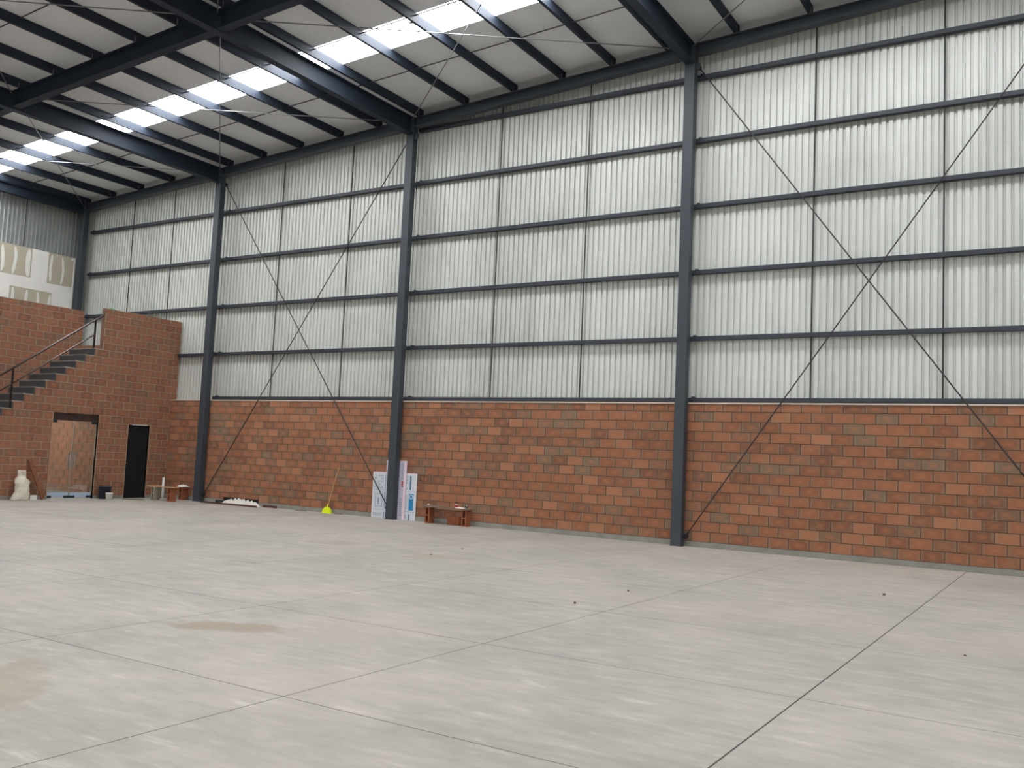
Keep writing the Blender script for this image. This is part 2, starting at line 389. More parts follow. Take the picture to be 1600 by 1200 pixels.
# ------------------------------------------------------------------ columns
CW = .2277
for i, x in enumerate(COLX):
    H = zr(10.58, x)
    c = empty('steel_column', (x, -.168, 0)); tag(c, 'tall blue-grey steel '+COLN[i], 'column', 'steel columns')
    obj('shaft', cbox(CW, .19, H, .008), 'steel', (0, 0, 0), c)
    obj('base_plate', cbox(CW+.02, .2, .016), 'steel', (0, 0, 0), c)
    if i: obj('cleat', boxes('cleat', [(CW/2-.001, CW/2+.09, -.02, .0, zr(10.15, x)-.12, zr(10.15, x)+.02)]), 'steel', (0, 0, 0), c)

# ------------------------------------------------------------------ beams
def ibeam(wd, dp, tf=.018, tw=.012):
    a = wd/2; b = tw/2
    return [(-a, 0), (a, 0), (a, tf), (b, tf), (b, dp-tf), (a, dp-tf), (a, dp), (-a, dp), (-a, dp-tf), (-b, dp-tf), (-b, tf), (-a, tf)]
GL = ['along the end wall above the patched drywall', 'framing into the column beside the stair block', 'framing into the column with the foam boards', 'framing into the column between the widest brick panels', 'beyond the bare braced bay']
for i, x in enumerate(COLX):
    z0 = zr(10.15, x)+(.12 if i == 0 else 0)
    v, f = prism(ibeam(.2, zr(10.58, x)-z0), YMIN+.2, -.27)
    g = obj('steel_girder', mesh('girder', v, f), 'roofsteel', (x, 0, z0)); tag(g, 'deep navy steel roof girder '+GL[i], 'girder', 'roof girders')
RAFY = [(-.15, 10.34), (-6.43, 10.18), (-12.6, 10.18), (-18.8, 10.18), (-25, 10.18)]
RL = ['running along the top of the corrugated wall', 'crossing the girders past the skylight strip', 'second over from the skylight strip', 'third over from the skylight strip', 'nearest the open loading doors']
for i, (y, z0) in enumerate(RAFY):
    r = empty('steel_rafter', (0, y, 0)); tag(r, 'sloping dark steel rafter beam '+RL[i], 'rafter', 'roof rafters')
    dp = 10.58-z0; xe = COLX+[XMAX-.05]
    for j in range(len(xe)-1):
        x0, x1 = xe[j]+.11, xe[j+1]-.11
        pr = ibeam(.2, dp); n = len(pr)
        v = [(x0, -a, z0+SL*x0+b) for a, b in pr]+[(x1, -a, z0+SL*x1+b) for a, b in pr]
        f = [(k_, n+k_, n+(k_+1) % n, (k_+1) % n) for k_ in range(n)]+[tuple(range(n)), tuple(range(2*n-1, n-1, -1))]
        obj('beam_segment', mesh('beam_segment', v, f), 'steel' if i == 0 else 'roofsteel', (0, 0, 0), r)
# purlins (C channels lying on the rafters)
PUR = [-21.15, -19.8, -18.37, -16.87, -15.6, -14.25, -12.87, -11.42, -9.95, -8.6, -7.24, -5.84, -4.43, -3.12, -1.84, -.5, 1.0, 2.5, 4.05, 5.5, 6.95, 8.4, 9.85, 11.3, 12.75, 14.2]
SHORT = ['corner column', 'stair-block column', 'foam-board column', 'bare-wall column', 'last column']
for x in PUR:
    gi = max(i for i in range(5) if COLX[i] <= x+.15); cnt = sorted(q for q in PUR if gi == max(i for i in range(5) if COLX[i] <= q+.15)).index(x)
    plab = 'dark steel roof purlin, '+['first', 'second', 'third', 'fourth', 'fifth', 'sixth', 'seventh'][cnt]+' past the '+SHORT[gi]+' girder, away from the stairs'
    z0 = zr(10.59, x)
    v, f = prism([(0, 0), (0, .205), (-.07, .205), (-.07, .185), (-.065, .185), (-.065, .2), (-.006, .2), (-.006, .006), (-.065, .006), (-.065, .02), (-.07, .02), (-.07, 0)], YMIN+.1, -.06)
    p = empty('roof_purlin', (x, 0, z0)); tag(p, plab, 'purlin', 'roof purlins')
    obj('channel', mesh('channel', v, f), 'roofsteel', (0, 0, 0), p)
    for y, _ in RAFY[:2]:
        obj('clip', boxes('clip', [(.001, .012, y-.13, y-.115, -.012, .1)]), 'rod_pale', (0, 0, 0), p)

# ------------------------------------------------------------------ roof panels and skylights
ceil = struct(obj('ceiling', mesh('ceiling', [(a, b, zr(10.86+c, a)) for c in (0, .08) for a, b in ((XMIN, YMIN), (XMAX, YMIN), (XMAX, .4), (XMIN, .4))], BF), 'roof'), 'pale flat roof panels with a bright skylight strip', 'ceiling')
SKY = [(-4.02, -3.1), (-10.2, -9.28) if False else (-13.9, -12.98), (-20.1, -19.18), (-26.3, -25.38)]
edges = [.35, -.2, -1.15, -2.12, -3.1]; yy = -4.02
strips = [(edges[i+1], edges[i]) for i in range(4)]+[(-4.02, -3.1)]
while yy > YMIN+.1:
    nx = max(yy-.985, YMIN); strips.append((nx, yy)); yy = nx
SKYY = [-3.56, -15.8, -28.0]
for a, b in strips:
    issky = any(a < s <= b for s in SKYY)
    if issky:
        seg = [XMIN]+PUR+[XMAX]
        for i in range(len(seg)-1):
            x0, x1 = seg[i]+.003, seg[i+1]-.003
            if x1-x0 < .1: continue
            obj('skylight_sheet', mesh('skylight_sheet', [(p, q, zr(10.80+c, p)) for c in (0, .02) for p, q in ((x0, a+.004), (x1, a+.004), (x1, b-.004), (x0, b-.004))], BF), 'sky', (0, 0, 0), ceil)
    else:
        obj('roof_panel', mesh('roof_panel', [(p, q, zr(10.80+c, p)) for c in (0, .055) for p, q in ((XMIN, a+.002), (XMAX, a+.002), (XMAX, b-.002), (XMIN, b-.002))], BF), 'roof', (0, 0, 0), ceil)
# tie rods between purlins
for y in (-2.2, -4.12, -8.25, -10.4):
    for i in range(len(PUR)-1):
        x0, x1 = PUR[i]+.001, PUR[i+1]-.065
        if x0 > 8: continue
        obj('tie_rod', tube('tie_rod', (x0, y, zr(10.70, x0)), (x1, y, zr(10.70, x1)), .014, 6), 'rod', (0, 0, 0), ceil)
# brace rods
def brace(p, q, label, mat, group, r=.013, ends=True, loc=None):
    p, q = Vector(p), Vector(q); e = empty('brace_rod', p)
    tag(e, label, 'brace rod', group); d = q-p; n = d.normalized()
    obj('rod', tube('rod', (0, 0, 0), d, r), mat, (0, 0, 0), e)
    if ends:
        for c, s in ((Vector((0, 0, 0)), 1), (d, -1)):
            v, f = tubev(c-s*n*.02, c+s*n*.10, .03, 8, .018); obj('clevis', mesh('clevis', v, f), 'black', (0, 0, 0), e)
            v, f = tubev(c+Vector((0, -.05, 0)), c+Vector((0, .03, 0)), .055, 10); obj('anchor_washer', mesh('anchor_washer', v, f), 'black', (0, 0, 0), e)
    return e
YB = -.1
for i, nm in ((1, 'in the bay behind the yellow broom'), (3, 'across the bare block wall')):
    xa, xb = COLX[i]+CW/2+.03, COLX[i+1]-CW/2-.03
    brace((xa, YB, .2), (xb, YB, zr(10.1, xb)), 'thin steel brace rod rising away from the stairs '+nm, 'rod', 'wall brace rods')
    brace((xa, YB, zr(10.1, xa)), (xb, YB-.035, .28), 'thin steel brace rod falling away from the stairs '+nm, 'rod', 'wall brace rods')
for i in range(4):
    for k_, (ya, yb) in enumerate(((-.32, -6.3), (-6.55, -12.5))):
        xa, xb = COLX[i]+.1, COLX[i+1]-.1
        for s_, (a, b) in enumerate(((ya, yb), (yb, ya))):
            zo = 10.5-.03*s_
            brace((xa, a, zr(zo, xa)), (xb, b, zr(zo, xb)), 'thin pale roof rod '+['from the top of the '+SHORT[i+s_]+' slanting '+['away from', 'toward'][s_]+' the stairs', 'beyond the skylight rafter, past '+SHORT[i]+' girder, '+['first', 'second'][s_]+' of a cross'][k_], 'rod_pale', 'roof brace rods '+'ab'[k_], .012, False)

# ------------------------------------------------------------------ stair block
def SY(kk): return -2.67-.272*(20-kk)      # face of the riser that reaches tread kk
def SZ(kk): return MZ0+CH*kk
PTOP = 5.335
YEND = 0.0; YL = -8.6
def zrow(r): return (SZ(r), min(SZ(r+1), PTOP))
DOOR_G = (-3.70, -2.36, SZ(11)); DOOR_B = (-1.40, -.69, SZ(10))
front = []; back = []
for r in range(26):
    z0, z1 = zrow(r)
    if z1-z0 < .05: continue
    st = SY(r+1) if r < 20 else -2.42
    st = max(st, YL)+(.03 if r < 20 else 0)
    cuts = []
    if r < 11: cuts.append(DOOR_G[:2])
    if r < 10: cuts.append(DOOR_B[:2])
    front.append((z0, z1, r, st, (YEND if z0 < BT-.1 else .18), cuts))
def backing(x0, x1, rows, inset):
    L = []
    for z0, z1, r, a, b, cuts in rows:
        iv = [(a, b)]
        for c0, c1 in cuts:
            nv = []
            for p, q in iv:
                if p < c0: nv.append((p, min(q, c0)))
                if q > c1: nv.append((max(p, c1), q))
            iv = nv
        for p, q in iv: L.append((x0, x1, p+(.006 if p == a else 0), q, z0, z1))
    L += [(x0, x1, rows[0][3]+.01, rows[0][4], 0, MZ0)] if False else []
    return L
T = .13
fw_ = struct(obj('wall_left', boxes('wall_left', backing(WX-T, WX-.004, front, 0)), 'mortar_light'), 'brown block stair wall with stepped top and two doorways', 'wall')
nf = lay(fw_, 0, 0, front, mezz_place(WX), 'brick_dull', -.04, .012)
for a, b in ((YL, DOOR_G[0]), (DOOR_G[1], DOOR_B[0]), (DOOR_B[1], -.02)):
    struct(obj('baseboard_left', boxes('baseboard_left', [(WX-T, WX+.012, a, b, 0, MZ0)]), 'plinth'), 'low grey concrete plinth of the stair wall '+('left of the glass doors' if a == YL else 'between the two doorways' if b < -1 else 'right of the black door'), 'plinth')
BWX = -17.5
for r in range(26):
    z0, z1 = zrow(r)
    if z1-z0 < .05: continue
    ylo = max(SY(min(r, 20))-.35 if r < 20 else -8.6, -8.6) if r < 20 else -6.6
    ylo = -8.6
    yhi = -2.3 if r >= 19 else min(-2.3, SY(r+2)+.1)
    back.append((z0, z1, r, ylo, yhi, []))
bw_ = struct(obj('wall_left', boxes('wall_left', [(BWX-.13, BWX-.004, -8.6, -4.9, 0, PTOP-.01), (BWX-.13, BWX-.004, -4.9, -2.305, 2.75, PTOP-.01)]), 'mortar_light'), 'brown block wall rising behind the stair handrail', 'wall')
rowsb = [q for q in back if q[4] > q[3]+.05]
nb = lay(bw_, 0, 0, rowsb, mezz_place(BWX), 'brick_dull', -.13, .012)
# brick end returns: parapet end facing the stairs
pe = struct(obj('trim_1', boxes('trim_1', [(WX-T, WX-.002, -2.432, -2.42, SZ(20), PTOP)]), 'brick_dull'), 'narrow brick end of the stair parapet', 'wall end')
# upper floor slab and its low upstand
fl2 = struct(obj('floor', boxes('floor', [(LX-.05, BWX-.13, -8.6, -.0, SZ(19), SZ(20)), (BWX-.13, WX-T, -2.5, -.0, SZ(19), SZ(20))]), 'plinth'), 'raised concrete landing floor at the head of the stairs', 'floor')
up = struct(obj('wall_left', boxes('wall_left', [(LX, WX-T, -.04, .08, SZ(20), 4.71)]), 'mortar_light'), 'low brown block upstand behind the stair landing', 'wall')
lay(up, 0, 0, [(SZ(20), SZ(21), 0, LX+.2, WX-T, []), (SZ(21), SZ(22), 1, LX+.2, WX-T, []), (SZ(22), 4.71, 2, LX+.2, WX-T, [])], lambda u, z, d: ((u, -.05+d, z), 0), 'brick_dull', -20)
# room behind the glass doors
rp = struct(obj('wall_left', boxes('wall_left', [(LX, WX-T, -1.98, -1.85, 0, SZ(19))]), 'mortar_light'), 'block partition wall seen through the glass doors', 'wall')
lay(rp, 0, 0, [(SZ(r), SZ(r+1), r, -20.6, WX-T, []) for r in range(0, 12)], lambda u, z, d: ((u, -1.99+d, z), 0), 'brick_dull', -19.9)
obj('skirting', boxes('skirting', [(LX, WX-T, -2.0, -1.99, 0, MZ0)]), 'plinth', (0, 0, 0), rp)
struct(obj('wall_left', boxes('wall_left', [(LX-.05, LX+.02, -8.6, .1, 0, SZ(19))]), 'drywall'), 'white rear wall of the room under the landing', 'wall')
struct(obj('wall_left', boxes('wall_left', [(LX, WX-T, -8.72, -8.6, 0, SZ(19))]), 'drywall'), 'white end wall of the room under the landing', 'wall')
struct(obj('wall_left', boxes('wall_left', [(-18.2, -18.1, -1.85, -.02, 0, 2.6)]), 'dark'), 'dark rear wall of the closet behind the black door', 'wall')
lp = empty('ceiling_lamp', (-19.2, -4.2, SZ(19))); tag(lp, 'flat white ceiling lamp in the room behind the glass doors', 'lamp')
obj('housing', boxes('housing', [(-.65, .65, -.35, .35, -.05, 0)]), 'white', (0, 0, 0), lp)
obj('diffuser', boxes('diffuser', [(-.6, .6, -.3, .3, -.062, -.05)]), 'lamp', (0, 0, 0), lp)
# drywall on the end wall, unpainted boards, dabs of joint compound
DX = -21.37
dw = struct(obj('wall_left', boxes('wall_left', [(DX-.06, DX, -12, -.3, SZ(20), 7.62)]), 'drywall'), 'white plastered drywall with grey unpainted boards above the stairs', 'wall')
def board(y0, y1, z0, z1, strips):
    b = obj('drywall_board', boxes('drywall_board', [(0, .004, y0, y1, z0, z1)]), 'board', (DX, 0, 0), dw)
    for (ya, za, zb, wd, bend) in strips:
        n = 7; v = []; f = []
        for i in range(n):
            t = i/(n-1); z = za+(zb-za)*t; yc = ya+bend*math.sin(t*math.pi)+.015*math.sin(5*t+ya*9); h = wd/2*(1 if 0 < i < n-1 else .45)
            v += [(.0065, yc-h, z), (.0065, yc+h, z)]
        for i in range(n-1): f.append((2*i, 2*i+1, 2*i+3, 2*i+2))
        obj('compound_strip', mesh('compound_strip', v, f), 'compound', (0, 0, 0), b)
board(-3.6, -1.77, 6.68, 7.62, [(-2.72, 6.72, 7.55, .1, .03), (-2.34, 6.7, 7.57, .1, .04), (-1.88, 6.7, 7.57, .15, 0), (-3.2, 6.72, 7.55, .1, 0)])
board(-1.22, -.36, 6.62, 7.62, [(-1.12, 6.68, 7.56, .09, 0), (-.74, 6.66, 7.55, .08, .03), (-.4, 7.5, 7.6, .08, 0)])
board(-2.40, -1.02, 5.4, 6.32, [(-2.3, 5.4, 6.27, .1, 0), (-1.85, 5.4, 6.27, .1, 0), (-1.47, 5.4, 6.27, .09, 0), (-1.09, 5.4, 6.25, .09, 0)])
# staircase
stc = empty('staircase', (0, SY(1), 0)); tag(stc, 'charcoal tiled staircase climbing along the brown block wall', 'staircase')
for kk in range(1, 21):
    y = SY(kk)-SY(1); z0, z1 = SZ(kk-1), SZ(kk)
    if kk == 1: z0 = 0
    s = obj('step', boxes('step', [(BWX, WX+.004, y-.002, y+.02, z0+.028, z1)]), 'step', (0, 0, 0), stc)
    obj('tread', boxes('tread', [(BWX, WX+.006, y-.008, y+.272 if kk < 20 else y+.26, z1-.004, z1+.022)]), 'stepjoint', (0, 0, 0), s)
    obj('core', boxes('core', [(BWX, WX-T, y+.02, y+.292, z0-.2 if kk > 1 else 0, z1-.004)]), 'plinth', (0, 0, 0), s)
# handrail
hr = empty('handrail', (WX-.06, -2.36, SZ(20))); tag(hr, 'dark steel stair handrail with two sloping tubes', 'handrail')
def R(y, z): return (0, y+2.36, z-SZ(20))
def railz(y): return 5.19+.724*(y+2.36)
obj('top_rail', tube('top_rail', R(-2.36, 5.19), R(-8.3, railz(-8.3)), .026, 10), 'railm', (0, 0, 0), hr)
obj('mid_rail', tube('mid_rail', R(-2.66, railz(-2.66)-.41), R(-8.3, railz(-8.3)-.41), .02, 10), 'railm', (0, 0, 0), hr)
for y in (-2.66, -4.86, -7.06):
    kk = max(q for q in range(0, 21) if q == 0 or SY(q) <= y)
    obj('post', boxes('post', [(-.02, .02, y+2.36-.02, y+2.36+.02, SZ(kk)-SZ(20), railz(y)-SZ(20))]), 'railm', (0, 0, 0), hr)
# glass doors
struct(obj('trim_2', boxes('trim_2', [(WX-.10, WX-.03, DOOR_G[0], DOOR_G[1], 2.115, DOOR_G[2])]), 'lintel'), 'dark primed steel lintel over the glass doors', 'lintel')
for s, (a, b) in enumerate(((DOOR_G[0]+.01, -3.035), (-3.025, DOOR_G[1]-.01))):
    d = struct(empty('door_%d' % (s+1), (WX-.07, (a+b)/2, 0)), ['clear glass door leaf nearer the leaning plank', 'clear glass door leaf nearer the navy bucket'][s], 'door'); h = (b-a)/2
    obj('pane', boxes('pane', [(-.005, .005, -h, h, .02, 2.10)]), 'glass', (0, 0, 0), d)
    hs = 1 if s == 0 else -1
    for z0, z1 in ((.02, .085), (2.05, 2.112)):
        obj('patch_fitting', boxes('patch_fitting', [(-.012, .012, (-h if s == 0 else h-.15), (-h+.15 if s == 0 else h), z0, z1)]), 'patch', (0, 0, 0), d)
    obj('patch_fitting', boxes('patch_fitting', [(-.012, .012, hs*h-(.16 if s == 0 else 0), hs*h+(0 if s == 0 else .16), .02, .085)]), 'patch', (0, 0, 0), d)
    obj('edge_strip', boxes('edge_strip', [(-.008, .008, hs*h-.006, hs*h+.006, .3, 2.0)]), 'steelbright', (0, 0, 0), d)
    for xo in (-.04, .04): obj('pull_handle', tube('pull_handle', (xo, hs*(h-.07), .82), (xo, hs*(h-.07), 1.25), .012), 'steelbright', (0, 0, 0), d)
    fm = obj('protective_film', boxes('protective_film', [(.0055, .007, -h+.02, h-.02, .03, .17)]), 'blueplastic', (0, 0, 0), d)
d3 = struct(empty('door_3', (WX-.08, -1.045, 0)), 'near-black door leaf standing in for a dark open doorway in the brown block wall', 'door')
obj('leaf', boxes('leaf', [(-.02, .02, -.35, .35, 0, DOOR_B[2]-.01)]), 'doorblack', (0, 0, 0), d3)
for a, b in ((-.27, -.02), (.02, .27)): obj('panel', boxes('panel', [(.02, .026, a, b, .15, DOOR_B[2]-.16)]), 'doorblack', (0, 0, 0), d3)
obj('knob', tube('knob', (.02, -.3, 1.0), (.06, -.3, 1.0), .022), 'black', (0, 0, 0), d3)
for a, b in (DOOR_B[:2], DOOR_G[:2]):
    top = DOOR_B[2] if a == DOOR_B[0] else DOOR_G[2]
    fr = struct(obj('trim_%d' % (3 if a == DOOR_B[0] else 4), boxes('trim', [(WX-.1, WX+.004, a-.018, a, 0, top), (WX-.1, WX+.004, b, b+.018, 0, top)]+([(WX-.1, WX+.004, a-.018, b+.018, top, top+.02)] if a == DOOR_B[0] else [])), 'mortar_light'), 'pale rendered reveal around the '+('black door' if a == DOOR_B[0] else 'glass doors'), 'reveal')

# ------------------------------------------------------------------ loose things on the floor
def hollow_block(name, w, d, h, mat, holes=True):
    """upright block, two cells running through it along y"""
    t = .028; c = w-.03
    if not holes: return cbox(w, d, h, .006)
    L = [(-w/2, -w/2+t, -d/2, d/2, 0, h), (w/2-t, w/2, -d/2, d/2, 0, h)]
    for z in (0, h/2-t/2, h-t): L.append((-w/2+t, w/2-t, -d/2, d/2, z, z+t))
    return boxes(name, L)
def block_thing(x, y, rz, label, mat='loose', w=.135, d=.2, h=.385, grp='upright blocks'):
    e = tag(empty('hollow_block', (x, y, 0), (0, 0, rz)), label, 'block', grp)
    obj('shell', hollow_block('shell', w, d, h, mat), mat, (0, 0, 0), e)
    obj('cell_back', boxes('cell_back', [(-w/2+.02, w/2-.02, d/2-.02, d/2-.01, .02, h-.02)]), mat, (0, 0, 0), e)
    return e
def crumple(name, lx, ly, h, seed, nx=22, ny=12, base=0.0):
    rn = random.Random(seed); ph = [(rn.uniform(3, 9)*(1 if nx < 30 else 2.0), rn.uniform(2, 7), rn.uniform(0, 6)) for _ in range(5)]
    v, f = [], []
    for j in range(ny+1):
        for i in range(nx+1):
            a, b = i/nx*2-1, j/ny*2-1; e = max(0, (1-abs(a)**3)*(1-abs(b)**2))
            n = (sum(abs(math.sin(p*a+q*b+r)) for p, q, r in ph)/5)**1.25*1.15
            v.append((a*lx/2*(1+.08*math.sin(7*b)), b*ly/2*(1+.1*math.sin(9*a)), base+h*e**.6*(.25+1.05*n)+.004))
    for j in range(ny):
        for i in range(nx): q = j*(nx+1)+i; f.append((q, q+1, q+nx+2, q+nx+1))
    n0 = len(v); v += [(x, y, base) for x, y, z in v[:n0]]
    for j in range(ny):
        for i in range(nx): q = n0+j*(nx+1)+i; f.append((q, q+nx+1, q+nx+2, q+1))
    rim = [i for i in range(nx+1)]+[j*(nx+1)+nx for j in range(1, ny+1)]+[ny*(nx+1)+i for i in range(nx-1, -1, -1)]+[j*(nx+1) for j in range(ny-1, 0, -1)]
    for i in range(len(rim)): a, b = rim[i], rim[(i+1) % len(rim)]; f.append((b, a, n0+a, n0+b))
    return mesh(name, v, f, True)
# bench by the wall: board on two upright blocks
block_thing(-6.245, -.26, 0, 'upright hollow terracotta block under the debris-strewn end of the bench board')
block_thing(-5.18, -.26, 0, 'upright hollow terracotta block under the bench end with the clear cup')
bb = tag(empty('bench_board', (-5.71, -.27, .386)), 'weathered board laid over two upright terracotta blocks by the wall', 'board')
obj('plank', cbox(1.42, .24, .024), 'wood_grey', (0, 0, 0), bb, (0, 0, -.02)); obj('crust', crumple('crust', .5, .2, .02, 4, base=.022), 'wood_grey', (-.42, 0, 0), bb)
lb = tag(empty('hollow_block', (-5.6, -.12, 0)), 'terracotta block lying on its side behind the bench, against the plinth', 'block')
obj('shell', cbox(.36, .12, .19, .006), 'loose', (0, 0, 0), lb)
cp = tag(empty('paper_cup', (-5.47, -.27, .4105)), 'white paper cup with a red print on the bench board', 'cup')
obj('cup_body', lathe([(.026, 0), (.034, .095), (.036, .1), (.033, .1), (.027, .01)], 18), 'white', (0, 0, 0), cp)
obj('print_band', lathe([(.0285, .02), (.0335, .072)], 18, False), 'red', (0, 0, 0), cp)
obj('lid', lathe([(.037, 0), (.037, .008), (.03, .014)], 18), 'black', (0, 0, .1), cp)
cg = tag(empty('clear_cup', (-5.17, -.27, .4105)), 'small clear plastic cup at the end of the bench board', 'cup')
obj('cup_wall', lathe([(.026, 0), (.036, .09), (.034, .09), (.025, .004)], 18), 'glass', (0, 0, 0), cg); obj('base', lathe([(.026, 0), (.026, .02), (.0, .02)], 18), 'plastic', (0, 0, 0), cg)
tag(obj('rag', crumple('rag', .26, .14, .02, 9), 'white', (-5.32, -.3, .4105)), 'crumpled white rag on the bench board beside the cups', 'rag')
tag(obj('plaster_chip', cbox(.05, .04, .03, .008), 'white', (-6.27, -.28, .432)), 'small white plaster chip on the crusted end of the bench', 'chip')
# second bench by the black door
block_thing(-15.37, -1.05, 0, 'rough tan upright block carrying the bench board near the black door', 'blockgrey', grp='upright blocks')
block_thing(-14.72, -1.0, 0, 'upright terracotta block with two open cells near the first column')
block_thing(-15.25, -.2, 0, 'upright terracotta block with a white cloth over its top')
block_thing(-16.08, -.35, 0, 'pale grey upright block in the corner behind the pipe', 'blockgrey')
b2 = tag(empty('bench_board', (-15.08, -1.03, .386)), 'pale board across two blocks near the black door', 'board')
obj('plank', cbox(1.12, .2, .024), 'wood_pale', (0, 0, 0), b2, (0, 0, .02)); obj('splash', crumple('splash', .3, .14, .01, 5, base=.022), 'blockgrey', (.3, 0, 0), b2)
pp = tag(empty('plastic_pipe', (-15.9, -.4, 0), (0, .0, 0)), 'white plastic pipe offcut standing between the blocks', 'pipe')
obj('pipe_wall', lathe([(.032, 0), (.032, .62), (.027, .62), (.027, .01)], 16), 'white', (0, 0, 0), pp); obj('collar', lathe([(.036, 0), (.036, .05)], 16, False), 'white', (0, 0, .57), pp)
tag(obj('cloth', crumple('cloth', .3, .24, .05, 12), 'white', (-15.22, -.24, .385)), 'crumpled white cloth over the top of an upright block', 'cloth')
tag(obj('plank_offcut', cbox(.6, .09, .022), 'wood_grey', (-15.6, -1.6, 0), None, (0, 0, .42)), 'thin dark plank lying on the floor before the black door', 'plank')
# sack, box, plank, buckets by the stair wall
sk = tag(empty('woven_sack', (-16.08, -4.57, 0)), 'white woven sack standing beside the leaning plank', 'sack')
v, f = [], []; n = 36; prof = [(.0, 1.0), (.02, 1.05), (.07, 1.0), (.12, .95), (.17, .92), (.22, .84), (.26, .86), (.30, .78), (.34, .82), (.38, .80), (.42, .88), (.46, .86), (.50, .82), (.54, .74), (.57, .62), (.61, .50), (.65, .46), (.69, .44), (.72, .50), (.75, .47)]
rs = random.Random(5)
for j, (z, s_) in enumerate(prof):
    ox, oy = .02*math.sin(8*z), .035*math.sin(5.5*z)+(.03 if z > .6 else 0)
    for i in range(n):
        a = 2*math.pi*i/n; wob = 1+.06*math.sin(3*a+9*z)+.06*math.sin(5*a-23*z)+.05*math.sin(2*a+37*z)+rs.uniform(-.025, .025)
        v.append((.15*s_*wob*math.cos(a)+ox, .21*s_*wob*math.sin(a)+oy, z+(.012*math.sin(2*a+.6)+.004*math.sin(5*a) if z > .7 else 0)))
for j in range(len(prof)-1): f += [(j*n+i, j*n+(i+1) % n, (j+1)*n+(i+1) % n, (j+1)*n+i) for i in range(n)]
f += [tuple(range(n-1, -1, -1)), tuple(range((len(prof)-1)*n, len(prof)*n))]
obj('sack_body', mesh('sack_body', v, f, True), 'sack', (0, 0, 0), sk); obj('tie', lathe([(.083, 0), (.09, .008), (.083, .016)], 16, False), 'sack', (0, 0, .655), sk)
wb = tag(empty('carton', (-16.1, -4.23, 0)), 'small white carton on the floor between sack and plank', 'box')
obj('carton_body', cbox(.12, .18, .115, .004), 'white', (0, 0, 0), wb)
for a in (-1, 1): obj('flap', boxes('flap', [(-.058, .058, .002 if a > 0 else -.088, .088 if a > 0 else -.002, .115, .119)]), 'white', (0, 0, 0), wb)
lpk = tag(empty('leaning_plank', (-16.05, -3.96, 0)), 'brown wooden plank leaning on the stair wall beside the glass doors', 'plank')
v, f = [], []
ang = math.atan2(.33, 1.06); L_ = 1.11
me = boxes('plank', [(-.022, .022, -.05, .05, 0, L_)]); obj('plank', me, 'wood', (0, 0, .012), lpk, (math.atan2(.33, 1.06), -.2, 0))
bk = tag(empty('navy_bucket', (-16.12, -2.13, 0)), 'navy plastic bucket by the glass doors behind a white pail', 'bucket')
obj('bucket_body', lathe([(.14, 0), (.165, .33), (.175, .335), (.175, .36), (.158, .36), (.135, .02)], 24), 'navy', (0, 0, 0), bk)
v, f = tubev((0, -.172, .3), (.12, -.19, .16), .006, 6); obj('bail_handle', mesh('bail_handle', v, f), 'navy', (0, 0, 0), bk)
wp = tag(empty('white_pail', (-15.86, -2.17, 0)), 'small white pail in front of the navy bucket', 'pail')
obj('pail_body', lathe([(.082, 0), (.095, .17), (.1, .172), (.1, .185), (.092, .185), (.08, .01)], 24), 'white', (0, 0, 0), wp); obj('rim', lathe([(.103, .16), (.103, .168)], 24, False), 'white', (0, 0, 0), wp)
tag(obj('green_strap', crumple('green_strap', .1, .2, .03, 3, 8, 6), 'green', (WX-.06, -2.2, PTOP)), 'small green plastic scrap on top of the stair parapet', 'scrap')
# scrap pile by the first column
sb = tag(empty('steel_channel', (-13.0, -.07, 0)), 'black steel channel offcut standing against the plinth', 'channel')
v, f = prism([(0, 0), (-.05, 0), (-.05, .006), (-.006, .006), (-.006, .175), (-.05, .175), (-.05, .181), (0, .181)], -.7, .7)
obj('channel', mesh('channel', v, f), 'black', (0, .03, 0), sb, (0, 0, math.pi/2)).rotation_euler = (0, 0, math.pi/2)
tag(obj('plastic_sheet', crumple('plastic_sheet', 1.35, .26, .15, 33, 70, 16), 'plastic', (-12.78, -.24, 0), None, (0, 0, .02)), 'crumpled clear plastic sheet heaped along the black steel channel', 'plastic sheet')
tag(obj('steel_pipe', tube('steel_pipe', (-13.8, -.2, .05), (-13.52, -.19, .05), .05, 12), 'black'), 'short black pipe offcut at the end of the plastic heap', 'pipe')
def angle(name, p, q, s_, mat, label):
    p, q = Vector(p), Vector(q); d = q-p; L = d.length; v, f = prism([(0, 0), (s_, 0), (s_, .006), (.006, .006), (.006, s_), (0, s_)], 0, L)
    return tag(obj(name, mesh(name, v, f), mat, p, None, (0, 0, math.atan2(d.y, d.x)-math.pi/2)), label, 'steel angle')
angle('steel_angle', (-14.15, -.46, 0), (-11.95, -.40, 0), .045, 'rust', 'long rusty steel angle lying in front of the plastic sheet')
angle('steel_angle', (-12.05, -.08, 0), (-11.5, -.10, 0), .06, 'rust', 'short rust-brown steel angle lying against the plinth')
tag(obj('wood_strip', cbox(.34, .05, .018), 'wood_grey', (-10.5, -.22, 0), None, (0, 0, .05)), 'short brown wood strip on the floor left of the broom', 'wood strip')
tag(obj('wood_strip', cbox(.2, .05, .022), 'wood_grey', (-9.25, -.14, 0), None, (0, 0, .2)), 'stubby dark wood strip on the floor right of the broom', 'wood strip')
